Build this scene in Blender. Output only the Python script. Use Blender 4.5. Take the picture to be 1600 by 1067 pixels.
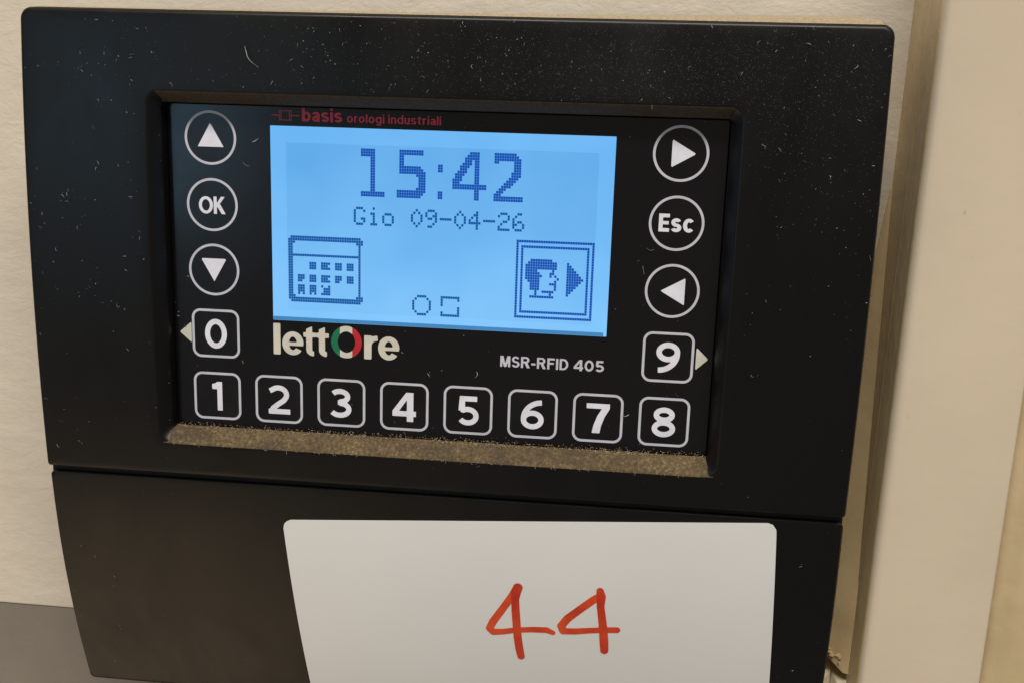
import bpy, math, random
import numpy as np
from mathutils import Matrix, Vector

# ------------------------------------------------------------------ camera, world, lamps
for o in list(bpy.data.objects):
    bpy.data.objects.remove(o)
SC = bpy.context.scene
COL = SC.collection
S = 0.013                      # one key pitch of the clock in metres; u right, v up, w out of the wall


def P(u, v, w=0.0):
    return Vector((u * S, -w * S, v * S))


cam = bpy.data.cameras.new('camera')
cam.sensor_width = 36.0
cam.lens = 1571.54 / 1600 * 36.0
cam.clip_start = 0.005
cam.clip_end = 50.0
cam_o = bpy.data.objects.new('camera', cam)
COL.objects.link(cam_o)
R = np.array([[0.99416178, -0.03173421, 0.1031276], [0.05182808, 0.9787391, -0.19845308], [-0.09463726, 0.20263938, 0.97466972]])
B = np.array([[1, 0, 0], [0, 0, 1], [0, -1, 0.]])
A = np.diag([1, -1, -1.]) @ R @ np.diag([1, -1, -1.]) @ B
mw = Matrix(A.T.tolist()).to_4x4()
mw.translation = P(2.59227, 4.21038, 14.87325)
cam_o.matrix_world = mw
SC.camera = cam_o

SC.view_settings.view_transform = 'Standard'
SC.view_settings.look = 'None'
SC.view_settings.exposure = 0.0
SC.view_settings.gamma = 1.0

world = bpy.data.worlds.new('World')
SC.world = world
world.use_nodes = True
bg = world.node_tree.nodes['Background']
bg.inputs['Color'].default_value = (1.0, 0.91, 0.80, 1)
bg.inputs['Strength'].default_value = 0.18


def area_lamp(name, loc, target, size, power, color):
    l = bpy.data.lights.new(name, 'AREA')
    l.shape = 'RECTANGLE'
    l.size, l.size_y = size
    l.energy = power
    l.color = color
    o = bpy.data.objects.new(name, l)
    COL.objects.link(o)
    o.location = loc
    d = Vector(target) - Vector(loc)
    o.rotation_euler = d.to_track_quat('-Z', 'Y').to_euler()
    return o


area_lamp('ceiling_lamp', (0.16, -1.00, 1.46), (0, 0, 0.03), (1.50, 0.34), 39.5, (1.0, 0.91, 0.79))
area_lamp('blue_reflection_light', (-0.90, -1.50, 0.20), (-0.05, 0, 0.04), (0.52, 0.62), 1.8, (0.36, 0.70, 1.0))  # unseen blue light, added for the bluish reflection at the panel's upper left

area_lamp('low_warm_fill', (-0.62, -0.62, -0.92), (-0.03, 0, -0.06), (0.80, 0.80), 2.8, (1.0, 0.72, 0.42))  # unseen warm fill, added to give the lower cover its brown reflection

# ------------------------------------------------------------------ materials


def nodes_of(name):
    m = bpy.data.materials.new(name)
    m.use_nodes = True
    nt = m.node_tree
    return m, nt, nt.nodes['Principled BSDF']


def plain(name, color, rough=0.5, spec=0.5, metal=0.0):
    m, nt, b = nodes_of(name)
    b.inputs['Base Color'].default_value = (*color, 1)
    b.inputs['Roughness'].default_value = rough
    b.inputs['Specular IOR Level'].default_value = spec
    b.inputs['Metallic'].default_value = metal
    return m


def noise(nt, scale, detail=4.0, rough=0.55, stretch=None, dist=0.0):
    tc = nt.nodes.new('ShaderNodeTexCoord')
    n = nt.nodes.new('ShaderNodeTexNoise')
    n.inputs['Scale'].default_value = scale
    n.inputs['Detail'].default_value = detail
    n.inputs['Roughness'].default_value = rough
    n.inputs['Distortion'].default_value = dist
    if stretch:
        mp = nt.nodes.new('ShaderNodeMapping')
        mp.inputs['Scale'].default_value = stretch[0]
        mp.inputs['Rotation'].default_value = stretch[1]
        nt.links.new(tc.outputs['Object'], mp.inputs['Vector'])
        nt.links.new(mp.outputs['Vector'], n.inputs['Vector'])
    else:
        nt.links.new(tc.outputs['Object'], n.inputs['Vector'])
    return n.outputs['Fac']


def ramp(nt, fac, stops):
    r = nt.nodes.new('ShaderNodeValToRGB')
    el = r.color_ramp.elements
    el[0].position, el[0].color = stops[0][0], (*stops[0][1], 1)
    el[1].position, el[1].color = stops[1][0], (*stops[1][1], 1)
    for p, c in stops[2:]:
        e = el.new(p)
        e.color = (*c, 1)
    nt.links.new(fac, r.inputs['Fac'])
    return r.outputs['Color']


def maprange(nt, fac, a, b, c, d):
    n = nt.nodes.new('ShaderNodeMapRange')
    n.inputs['From Min'].default_value = a
    n.inputs['From Max'].default_value = b
    n.inputs['To Min'].default_value = c
    n.inputs['To Max'].default_value = d
    nt.links.new(fac, n.inputs['Value'])
    return n.outputs['Result']


def bump(nt, b, h, strength, dist, prev=None):
    n = nt.nodes.new('ShaderNodeBump')
    n.inputs['Strength'].default_value = strength
    n.inputs['Distance'].default_value = dist
    nt.links.new(h, n.inputs['Height'])
    if prev:
        nt.links.new(prev, n.inputs['Normal'])
    nt.links.new(n.outputs['Normal'], b.inputs['Normal'])
    return n.outputs['Normal']


# satin black plastic with a fine moulded grain and greasy patches
M_BLACK, nt, b = nodes_of('black_plastic')
b.inputs['Base Color'].default_value = (0.0045, 0.0044, 0.0046, 1)
b.inputs['Specular IOR Level'].default_value = 0.27
nt.links.new(maprange(nt, noise(nt, 34, 7, 0.68, ((1.0, 1.0, 0.45), (0, math.radians(20), 0)), 0.6), 0.32, 0.68, 0.24, 0.42), b.inputs['Roughness'])
bump(nt, b, noise(nt, 5200, 2), 0.10, 0.0001)

M_GROOVE = plain('groove_plastic', (0.006, 0.006, 0.006), 0.6, 0.3)

M_PANEL, nt, b = nodes_of('panel_film')
b.inputs['Base Color'].default_value = (0.0032, 0.0030, 0.0042, 1)
b.inputs['Specular IOR Level'].default_value = 0.5
nt.links.new(maprange(nt, noise(nt, 40, 5, 0.6), 0.3, 0.7, 0.15, 0.27), b.inputs['Roughness'])

M_KEY, nt, b = nodes_of('key_film')
b.inputs['Base Color'].default_value = (0.0034, 0.0032, 0.0042, 1)
nt.links.new(maprange(nt, noise(nt, 90, 5, 0.6), 0.3, 0.7, 0.17, 0.36), b.inputs['Roughness'])


def print_ink(name, color, worn=0.12):
    m, nt, b = nodes_of(name)
    dark = tuple(c * (1 - worn) for c in color)
    nt.links.new(ramp(nt, noise(nt, 260, 4), [(0.35, dark), (0.65, color)]), b.inputs['Base Color'])
    b.inputs['Roughness'].default_value = 0.45
    return m


M_WHITE = print_ink('white_print', (0.76, 0.78, 0.92))
M_LINE = print_ink('outline_print', (0.55, 0.57, 0.68))
M_CREAM = print_ink('cream_print', (0.64, 0.63, 0.57))
M_RED = print_ink('dark_red_print', (0.60, 0.050, 0.105))
M_FLAGG = print_ink('green_print', (0.004, 0.17, 0.075))
M_FLAGR = print_ink('red_print', (0.50, 0.016, 0.025))


def glow(name, color, strength=1.0, rough=0.18):
    m, nt, b = nodes_of(name)
    b.inputs['Base Color'].default_value = (0.0, 0.0, 0.0, 1)
    b.inputs['Roughness'].default_value = rough
    b.inputs['Specular IOR Level'].default_value = 0.15
    b.inputs['Emission Color'].default_value = (*color, 1)
    b.inputs['Emission Strength'].default_value = strength
    return m


M_LCD = glow('lit_blue_screen', (0.125, 0.42, 0.86))
M_LCD2 = glow('lit_blue_border', (0.145, 0.47, 0.94))
M_LCDE = glow('screen_bevel', (0.06, 0.24, 0.50))
for m_, lo, hi in ((M_LCD, (0.122, 0.41, 0.82), (0.230, 0.575, 0.98)), (M_LCD2, (0.148, 0.465, 0.90), (0.245, 0.60, 1.0))):
    nt = m_.node_tree          # uneven backlight: its light bar sits along the lower edge
    tc = nt.nodes.new('ShaderNodeTexCoord')
    sp = nt.nodes.new('ShaderNodeSeparateXYZ')
    nt.links.new(tc.outputs['Object'], sp.inputs[0])
    t_ = maprange(nt, sp.outputs['Z'], 3.7 * S, 1.4 * S, 0.0, 0.75)
    ad = nt.nodes.new('ShaderNodeMath')
    ad.operation = 'ADD'
    nt.links.new(t_, ad.inputs[0])
    nt.links.new(maprange(nt, noise(nt, 45, 2), 0.3, 0.7, -0.12, 0.30), ad.inputs[1])
    nt.links.new(ramp(nt, ad.outputs[0], [(0.0, lo), (1.0, hi)]), nt.nodes['Principled BSDF'].inputs['Emission Color'])
M_DOTA = glow('dark_blue_dots', (0.004, 0.072, 0.42))
M_DOTB = glow('mid_blue_dots', (0.005, 0.088, 0.35))

M_STICK, nt, b = nodes_of('white_sticker')
nt.links.new(ramp(nt, noise(nt, 14, 3), [(0.3, (0.69, 0.71, 0.735)), (0.7, (0.74, 0.76, 0.78))]), b.inputs['Base Color'])
b.inputs['Roughness'].default_value = 0.38
bump(nt, b, noise(nt, 22, 2), 0.12, 0.002)

M_INK, nt, b = nodes_of('red_marker_ink')
nt.links.new(ramp(nt, noise(nt, 130, 5, 0.65), [(0.3, (0.46, 0.022, 0.008)), (0.68, (0.74, 0.085, 0.018))]), b.inputs['Base Color'])
b.inputs['Roughness'].default_value = 0.35

M_INK2, nt, b = nodes_of('red_marker_overlap')
nt.links.new(ramp(nt, noise(nt, 160, 5, 0.65), [(0.3, (0.42, 0.016, 0.007)), (0.68, (0.66, 0.060, 0.014))]), b.inputs['Base Color'])
b.inputs['Roughness'].default_value = 0.35

# plaster: rolled, lumpy, cream paint
M_WALL, nt, b = nodes_of('cream_plaster')
n1 = noise(nt, 95, 6, 0.6, ((1.0, 1.0, 1.9), (0, math.radians(28), 0)), 0.3)
n2 = noise(nt, 30, 4, 0.5)
n3 = noise(nt, 420, 3, 0.6)
nt.links.new(ramp(nt, n2, [(0.3, (0.60, 0.54, 0.455)), (0.7, (0.66, 0.60, 0.51))]), b.inputs['Base Color'])
b.inputs['Roughness'].default_value = 0.62
p = bump(nt, b, n1, 0.22, 0.0020)
p = bump(nt, b, n3, 0.30, 0.0004, p)

M_DADO, nt, b = nodes_of('grey_wall_paint')
nt.links.new(ramp(nt, noise(nt, 60, 5), [(0.3, (0.185, 0.165, 0.140)), (0.7, (0.215, 0.192, 0.165))]), b.inputs['Base Color'])
b.inputs['Roughness'].default_value = 0.5
bump(nt, b, noise(nt, 150, 5), 0.35, 0.0012)

# glossy cream joinery paint with scuffs
M_FRAME, nt, b = nodes_of('cream_gloss_paint')
base = ramp(nt, noise(nt, 16, 3), [(0.3, (0.56, 0.485, 0.38)), (0.7, (0.62, 0.54, 0.425))])
sc = ramp(nt, noise(nt, 330, 6, 0.7, ((1, 1, 0.6), (0, 0, 0))), [(0.69, (0, 0, 0)), (0.75, (0.7, 0.7, 0.7))])
mx = nt.nodes.new('ShaderNodeMix')
mx.data_type = 'RGBA'
nt.links.new(sc, mx.inputs[0])
nt.links.new(base, mx.inputs[6])
mx.inputs[7].default_value = (0.30, 0.26, 0.19, 1)
nt.links.new(mx.outputs[2], b.inputs['Base Color'])
b.inputs['Roughness'].default_value = 0.33
bump(nt, b, noise(nt, 120, 4), 0.18, 0.0008)

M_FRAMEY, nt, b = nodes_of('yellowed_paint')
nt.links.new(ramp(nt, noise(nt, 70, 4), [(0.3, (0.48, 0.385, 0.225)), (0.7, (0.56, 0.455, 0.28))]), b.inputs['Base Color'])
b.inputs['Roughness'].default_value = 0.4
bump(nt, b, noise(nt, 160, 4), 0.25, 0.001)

M_SIDE, nt, b = nodes_of('cream_paint_warm_bounce')  # cream paint; warm bounced light in the gap is put into the colour
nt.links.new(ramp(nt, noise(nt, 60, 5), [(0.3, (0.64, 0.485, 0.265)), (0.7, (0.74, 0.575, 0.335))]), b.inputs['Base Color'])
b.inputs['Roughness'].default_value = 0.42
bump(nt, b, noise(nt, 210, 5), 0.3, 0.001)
M_DUCT = plain('cream_duct_plastic', (0.80, 0.73, 0.56), 0.35)
M_DUST, nt, b = nodes_of('dust_lint')
nt.links.new(ramp(nt, noise(nt, 900, 2), [(0.33, (0.09, 0.09, 0.093)), (0.70, (0.42, 0.43, 0.45))]), b.inputs['Base Color'])
b.inputs['Roughness'].default_value = 0.9
M_BEVEL, nt, b = nodes_of('brown_bevel_tone')
nt.links.new(ramp(nt, noise(nt, 1500, 5, 0.7), [(0.35, (0.020, 0.014, 0.008)), (0.68, (0.050, 0.036, 0.021))]), b.inputs['Base Color'])
b.inputs['Roughness'].default_value = 0.7
M_TOP, nt, b = nodes_of('pale_dust_on_plastic')
nt.links.new(ramp(nt, noise(nt, 1700, 6, 0.75), [(0.30, (0.16, 0.12, 0.07)), (0.70, (0.52, 0.44, 0.31))]), b.inputs['Base Color'])
b.inputs['Roughness'].default_value = 0.7
M_LINT, nt, b = nodes_of('brown_fluff')
nt.links.new(ramp(nt, noise(nt, 700, 2), [(0.3, (0.17, 0.12, 0.07)), (0.7, (0.50, 0.41, 0.28))]), b.inputs['Base Color'])
b.inputs['Roughness'].default_value = 0.9
M_FILM, nt, b = nodes_of('dust_film_on_plastic')
nt.links.new(ramp(nt, noise(nt, 1500, 6, 0.75), [(0.30, (0.045, 0.029, 0.013)), (0.52, (0.130, 0.090, 0.042)), (0.72, (0.33, 0.25, 0.14))]), b.inputs['Base Color'])
patch_ = nt.nodes.new('ShaderNodeMix')
patch_.data_type = 'RGBA'
nt.links.new(maprange(nt, noise(nt, 130, 5, 0.65), 0.38, 0.62, 0.60, 0.0), patch_.inputs[0])
nt.links.new(b.inputs['Base Color'].links[0].from_socket, patch_.inputs[6])
patch_.inputs[7].default_value = (0.035, 0.026, 0.016, 1)
nt.links.new(patch_.outputs[2], b.inputs['Base Color'])
b.inputs['Roughness'].default_value = 0.85
bump(nt, b, noise(nt, 2600, 4, 0.7), 0.5, 0.0003)

# ------------------------------------------------------------------ building helpers


def thing(name, label, cat, base, group=None):
    o = bpy.data.objects.new(name, None)
    COL.objects.link(o)
    o.empty_display_size = 0.01
    o.location = P(*base)
    o['label'] = label
    o['category'] = cat
    if group:
        o['group'] = group
    return o


def mesh_obj(name, verts, faces, mat, parent=None, smooth=None, label=None):
    """verts in (u, v, w) device units"""
    me = bpy.data.meshes.new(name)
    me.from_pydata([(x * S, -z * S, y * S) for x, y, z in verts], [], faces)
    me.validate()
    me.materials.append(mat)
    if smooth is not None:
        me.polygons.foreach_set('use_smooth', [True] * len(me.polygons))
        me.set_sharp_from_angle(angle=math.radians(smooth))
    me.update()
    o = bpy.data.objects.new(name, me)
    COL.objects.link(o)
    if parent is not None:
        set_parent(o, parent)
    if label:
        o['label'] = label
    return o


def wloc(o):
    v = Vector(o.location) if o.type == 'EMPTY' else Vector((0, 0, 0))
    return v


def set_parent(o, parent):
    o.parent = parent
    if parent.type == 'EMPTY':
        o.matrix_parent_inverse = Matrix.Translation(-Vector(parent.location))


def rrect(u0, u1, v0, v1, r, n=6, m=14):
    """counter-clockwise rounded rectangle; r = one radius or (tl, tr, br, bl)"""
    if not isinstance(r, (tuple, list)):
        r = (r,) * 4
    tl, tr, br, bl = r
    cs = [(u1 - tr, v1 - tr, tr, 0), (u0 + tl, v1 - tl, tl, 90), (u0 + bl, v0 + bl, bl, 180), (u1 - br, v0 + br, br, 270)]
    pts = []
    for i, (cx, cy, rr, a0) in enumerate(cs):
        for k in range(n + 1):
            a = math.radians(a0 + 90 * k / n)
            pts.append((cx + rr * math.cos(a), cy + rr * math.sin(a)))
        nx = cs[(i + 1) % 4]
        a = math.radians(nx[3])
        q = (nx[0] + nx[2] * math.cos(a), nx[1] + nx[2] * math.sin(a))
        p0 = pts[-1]
        for k in range(1, m):
            t = k / m
            pts.append((p0[0] + (q[0] - p0[0]) * t, p0[1] + (q[1] - p0[1]) * t))
    return pts


def loft(rings, close_last=False, flip=False):
    n = len(rings[0])
    V = [p for r in rings for p in r]
    F = []
    for i in range(len(rings) - 1):
        for k in range(n):
            a, b_ = i * n + k, i * n + (k + 1) % n
            f = (a, b_, b_ + n, a + n)
            F.append(f[::-1] if flip else f)
    if close_last:
        f = tuple((len(rings) - 1) * n + k for k in range(n))
        F.append(f[::-1] if flip else f)
    return V, F


def box(u0, u1, v0, v1, w0, w1, r=0.0):
    r = max(r, 1e-3)
    k = 4
    rings = [[(x, y, w0) for x, y in rrect(u0, u1, v0, v1, 0.01, 2, 2)]]
    for i in range(k + 1):
        a = math.pi / 2 * i / k
        ins, w = r * (1 - math.cos(a)), w1 - r + r * math.sin(a)
        rings.append([(x, y, w) for x, y in rrect(u0 + ins, u1 - ins, v0 + ins, v1 - ins, 0.01, 2, 2)])
    return loft(rings, True)


def prism_v(profile, v0, v1, n=1, tilt=0.0):
    """profile of (u, w) swept along v; tilt shifts u by tilt * v"""
    V, F = [], []
    k = len(profile)
    for i in range(n + 1):
        v = v0 + (v1 - v0) * i / n
        V += [(u + tilt * v, v, w) for u, w in profile]
    for i in range(n):
        for j in range(k - 1):
            a = i * k + j
            F.append((a, a + k, a + k + 1, a + 1))
    return V, F


# --- flat shapes from signed distances (marching squares), used for lettering and outlines


def d_seg(X, Y, p, q, hw):
    ax, ay = q[0] - p[0], q[1] - p[1]
    L = math.hypot(ax, ay)
    if L < 1e-9:
        return np.full_like(X, 9.0)
    ax, ay = ax / L, ay / L
    cx, cy = (p[0] + q[0]) / 2, (p[1] + q[1]) / 2
    lx = np.abs((X - cx) * ax + (Y - cy) * ay) - L / 2
    ly = np.abs(-(X - cx) * ay + (Y - cy) * ax) - hw
    return np.minimum(np.maximum(lx, ly), 0) + np.hypot(np.maximum(lx, 0), np.maximum(ly, 0))


def stroke(pts, w, closed=False, rnd=False):
    """thick line; open ends are cut square"""
    n = len(pts)
    seg = [math.hypot(pts[i + 1][0] - pts[i][0], pts[i + 1][1] - pts[i][1]) for i in range(n - 1)]
    pos = [0.0]
    for q in seg:
        pos.append(pos[-1] + q)

    def f(X, Y):
        d = np.full_like(X, 9.0)
        if closed or rnd:
            for i in range(n if closed else n - 1):
                d = np.minimum(d, d_seg(X, Y, pts[i], pts[(i + 1) % n], w / 2))
            for p_ in pts:
                d = np.minimum(d, np.hypot(X - p_[0], Y - p_[1]) - w / 2)
            return d

        def plane(a, b_):
            L = math.hypot(a[0] - b_[0], a[1] - b_[1]) or 1.0
            return ((X - a[0]) * (a[0] - b_[0]) + (Y - a[1]) * (a[1] - b_[1])) / L
        c0, c1 = plane(pts[0], pts[1]), plane(pts[-1], pts[-2])
        reach = 0.75 * w
        for i in range(n - 1):
            e = d_seg(X, Y, pts[i], pts[i + 1], w / 2)
            if i:
                e = np.minimum(e, np.hypot(X - pts[i][0], Y - pts[i][1]) - w / 2)
            if pos[i] < reach:
                e = np.maximum(e, c0)
            if pos[-1] - pos[i + 1] < reach or pos[-1] - pos[i] < reach:
                e = np.maximum(e, c1)
            d = np.minimum(d, e)
        return d
    return f


def brush(pts, ws):
    def f(X, Y):
        d = np.full_like(X, 9.0)
        for (p, q, wa, wb) in zip(pts[:-1], pts[1:], ws[:-1], ws[1:]):
            ax, ay = q[0] - p[0], q[1] - p[1]
            t = np.clip(((X - p[0]) * ax + (Y - p[1]) * ay) / (ax * ax + ay * ay + 1e-12), 0, 1)
            d = np.minimum(d, np.hypot(X - p[0] - t * ax, Y - p[1] - t * ay) - (wa + (wb - wa) * t) / 2)
        return d
    return f


def poly(pts):
    def f(X, Y):
        d = np.full_like(X, 81.0)
        s = np.ones_like(X)
        n = len(pts)
        j = n - 1
        for i in range(n):
            ex, ey = pts[j][0] - pts[i][0], pts[j][1] - pts[i][1]
            wx, wy = X - pts[i][0], Y - pts[i][1]
            t = np.clip((wx * ex + wy * ey) / (ex * ex + ey * ey + 1e-12), 0, 1)
            bx, by = wx - ex * t, wy - ey * t
            d = np.minimum(d, bx * bx + by * by)
            c1, c2, c3 = Y >= pts[i][1], Y < pts[j][1], ex * wy > ey * wx
            s = np.where((c1 & c2 & c3) | (~c1 & ~c2 & ~c3), -s, s)
            j = i
        return s * np.sqrt(d)
    return f


def rect(x0, y0, x1, y1):
    return poly([(x0, y0), (x1, y0), (x1, y1), (x0, y1)])


def rrd(cx, cy, hx, hy, r):
    def f(X, Y):
        qx, qy = np.abs(X - cx) - hx + r, np.abs(Y - cy) - hy + r
        return np.minimum(np.maximum(qx, qy), 0) + np.hypot(np.maximum(qx, 0), np.maximum(qy, 0)) - r
    return f


def union(*fs):
    def f(X, Y):
        d = fs[0](X, Y)
        for g in fs[1:]:
            d = np.minimum(d, g(X, Y))
        return d
    return f


def minus(a, b_):
    return lambda X, Y: np.maximum(a(X, Y), -b_(X, Y))


def both(a, b_):
    return lambda X, Y: np.maximum(a(X, Y), b_(X, Y))


def arc(cx, cy, rx, ry, a0, a1, n=14):
    return [(cx + rx * math.cos(math.radians(a0 + (a1 - a0) * i / n)), cy + ry * math.sin(math.radians(a0 + (a1 - a0) * i / n))) for i in range(n + 1)]


def march(f, x0, x1, y0, y1, res):
    nx, ny = max(2, int(math.ceil((x1 - x0) / res))), max(2, int(math.ceil((y1 - y0) / res)))
    xs, ys = np.linspace(x0, x1, nx + 1), np.linspace(y0, y1, ny + 1)
    X, Y = np.meshgrid(xs, ys)
    D = f(X, Y)
    D = np.where(np.abs(D) < 1e-6, 1e-6, D)
    ins = D < 0
    V, F, key = [], [], {}

    def vert(k, x, y):
        if k not in key:
            key[k] = len(V)
            V.append((x, y))
        return key[k]

    def corner(i, j):
        return vert((i, j), xs[i], ys[j])

    def edge(i0, j0, i1, j1):
        if (i1, j1) < (i0, j0):
            i0, j0, i1, j1 = i1, j1, i0, j0
        a, b_ = D[j0, i0], D[j1, i1]
        t = a / (a - b_)
        return vert((i0, j0, i1, j1), xs[i0] + (xs[i1] - xs[i0]) * t, ys[j0] + (ys[j1] - ys[j0]) * t)

    cnt = ins[:-1, :-1].astype(int) + ins[:-1, 1:] + ins[1:, :-1] + ins[1:, 1:]
    for j, i in zip(*np.nonzero(cnt)):
        c = [(i, j), (i + 1, j), (i + 1, j + 1), (i, j + 1)]
        if cnt[j, i] == 4:
            F.append([corner(*q) for q in c])
            continue
        pl = []
        for k in range(4):
            a, b_ = c[k], c[(k + 1) % 4]
            ia, ib = ins[a[1], a[0]], ins[b_[1], b_[0]]
            if ia:
                pl.append(corner(*a))
            if ia != ib:
                pl.append(edge(*a, *b_))
        if len(pl) >= 3:
            F.append(pl)
    return V, F


def border_edges(F):
    seen = {}
    for f in F:
        for a, b_ in zip(f, list(f[1:]) + [f[0]]):
            seen[(a, b_)] = 1
    return [e for e in seen if (e[1], e[0]) not in seen]


def sheet(name, f, bounds, res, w, mat, parent, thick=0.004, label=None, wfun=None, smooth=None):
    """a printed or cut-out flat shape, with real thickness, lying at height w (or on wfun)"""
    V, F = march(f, *bounds, res)
    if not F:
        return None
    wf_ = wfun or (lambda u, v: w)
    V3 = [(x, y, wf_(x, y)) for x, y in V]
    n = len(V3)
    E = border_edges(F)
    low = {}
    for a, b_ in E:
        for q in (a, b_):
            if q not in low:
                low[q] = len(V3)
                x, y, z = V3[q]
                V3.append((x, y, z - thick))
    F = [tuple(q) for q in F] + [(b_, a, low[a], low[b_]) for a, b_ in E]
    return mesh_obj(name, V3, F, mat, parent, smooth, label)


# ------------------------------------------------------------------ glyphs (cap height 1, stroke W)


KS = 1.2                       # horizontals are this much thinner than stems


def pen(pts, W, k=KS, **kw):
    g = stroke([(x, y * k) for x, y in pts], W, **kw)
    return lambda X, Y: g(X, Y * k)


def glyph(ch, W, h=0.73):
    s = lambda pts, **k: pen(pts, W, **k)
    hw = W / 2
    hv = hw / KS
    ro = (h - 2 * hv) / 2            # bowl centre-line radius (vertical)
    rx = 0.215
    if ch == 'o':
        return [pen(arc(rx + hw, h / 2, rx, ro, 0, 360, 28)[:-1], W, closed=True)], 2 * rx + W
    if ch in 'bd':
        g = [pen(arc(rx + hw, h / 2, rx, ro, 0, 360, 28)[:-1], W * 0.95, closed=True)]
        x = hw if ch == 'b' else 2 * rx + hw
        return g + [rect(x - hw, 0, x + hw, 1)], 2 * rx + W
    if ch == 'g':
        x = 2 * rx + hw
        return [pen(arc(rx + hw, h / 2, rx, ro, 0, 360, 28)[:-1], W * 0.95, closed=True), rect(x - hw, 0.02, x + hw, h),
                s([(x, 0.1), (x, 0.0)] + arc(x - rx, -0.02, rx, 0.17, 0, -150, 10))], 2 * rx + W
    if ch == 'l':
        return [rect(0, 0, W, 1)], W
    if ch == 'i':
        return [rect(0, 0, W, h), rect(0, 0.83, W, 1)], W
    if ch == 'n':
        r = 0.185
        return [rect(0, 0, W, h), s([(hw, 0.40)] + arc(hw + r, h - hv - r, r, r, 180, 0, 12) + [(hw + 2 * r, 0)])], 2 * r + W
    if ch == 'u':
        r = 0.185
        x = hw + 2 * r
        return [rect(x - hw, 0, x + hw, h), s([(hw, h)] + arc(hw + r, hv + r, r, r, 180, 360, 12))], 2 * r + W
    if ch == 'r':
        return [rect(0, 0, W, h), s([(hw, 0.38)] + arc(hw + 0.24, h - hv - 0.24, 0.24, 0.24, 175, 88, 8))], W + 0.20
    if ch == 't':
        x = 0.09 + hw
        return [rect(0, h - 0.15, x + hw + 0.12, h - 0.005), poly([(x - hw, 0.40), (x + hw, 0.40), (x + hw, 0.95), (x - hw, 0.86)]),
                s([(x, 0.5), (x, 0.26)] + arc(x + 0.14, 0.20, 0.14, 0.20 - hv, 180, 275, 8))], 0.24 + W
    if ch == 'e':
        return [s(arc(rx + hw, h / 2, rx, ro, -4, 322, 26)), rect(hw, h / 2 - 0.075, 2 * rx + W - 0.01, h / 2 + 0.035)], 2 * rx + W
    if ch == 'c':
        return [s(arc(rx + hw, h / 2, rx, ro, 42, 318, 24))], 2 * rx + W * 0.8
    if ch in 'sS':
        H = h if ch == 's' else 1.0
        a = (H - 2 * hv) / 4
        r2 = 0.185 if ch == 's' else 0.245
        cx = r2 + hw
        pts = arc(cx, H - hv - a, r2 * 0.93, a, 22, 180, 12) + arc(cx, H - hv - a, r2 * 0.93, a, 190, 262, 5) + \
            arc(cx, hv + a, r2, a, 82, -10, 6) + arc(cx, hv + a, r2, a, -14, -162, 12)
        return [pen(pts, W * 0.98)], 2 * r2 + W
    if ch == 'a':
        x = 0.36 + hw
        r = 0.18
        top = s([(x, 0.0), (x, h - hv - 0.17)] + arc(x - r, h - hv - 0.17, r, 0.17, 0, 160, 12))
        _b = s([(x, 0.435), (x - 0.17, 0.405)] + arc(hw + 0.125, 0.235, 0.125, 0.165, 95, 265, 10) + arc(x - 0.18, 0.29, 0.17, 0.215, 265, 345, 6))
        return [top, pen(arc(hw + 0.155, 0.225, 0.155, 0.225 - hv, 0, 360, 20)[:-1], W * 0.85, closed=True), s([(x, 0.41), (hw + 0.12, 0.375)]), ], x + hw
    if ch == 'O':
        r = 0.36
        return [pen(arc(r + hw, 0.5, r, 0.5 - hv, 0, 360, 40)[:-1], W, closed=True)], 2 * r + W
    if ch == 'E':
        return [rect(0, 0, W, 1), rect(0, 0, 0.6, W * 0.9), rect(0, 1 - W * 0.9, 0.6, 1), rect(0, 0.5 - W * 0.42, 0.56, 0.5 + W * 0.42)], 0.6
    if ch == 'F':
        return [rect(0, 0, W, 1), rect(0, 1 - W * 0.9, 0.62, 1), rect(0, 0.44, 0.55, 0.44 + W * 0.88)], 0.62
    if ch == 'I':
        return [rect(0, 0, W, 1)], W
    if ch == 'D':
        return [rect(0, 0, W, 1), s([(hw, hv), (0.30, hv)] + arc(0.30, 0.5, 0.34, 0.5 - hv, -90, 90, 16) + [(hw, 1 - hv)])], 0.64 + hw
    if ch == 'K':
        return [rect(0, 0, W, 1), poly([(W * 0.6, 0.22), (W * 0.6, 0.50), (0.48, 1), (0.73, 1), (0.40, 0.59), (0.77, 0), (0.51, 0), (0.24, 0.42)])], 0.77
    if ch == 'M':
        return [rect(0, 0, W, 1), rect(0.86 - W, 0, 0.86, 1), poly([(0, 1), (W * 1.45, 1), (0.43, 0.30), (0.86 - W * 1.45, 1), (0.86, 1), (0.52, 0), (0.34, 0)])], 0.86
    if ch == 'R':
        return [rect(0, 0, W, 1), s([(hw, 1 - hv), (0.42, 1 - hv)] + arc(0.42, 0.72, 0.19, 0.28 - hv, 90, -90, 12) + [(hw, 0.44 + hv)]),
                poly([(0.30, 0.46), (0.55, 0.46), (0.76, 0), (0.51, 0)])], 0.76
    if ch == '-':
        return [rect(0, 0.28, 0.36, 0.28 + W * 0.95)], 0.36
    if ch == ' ':
        return [], 0.20
    return digit(ch, W)


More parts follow.
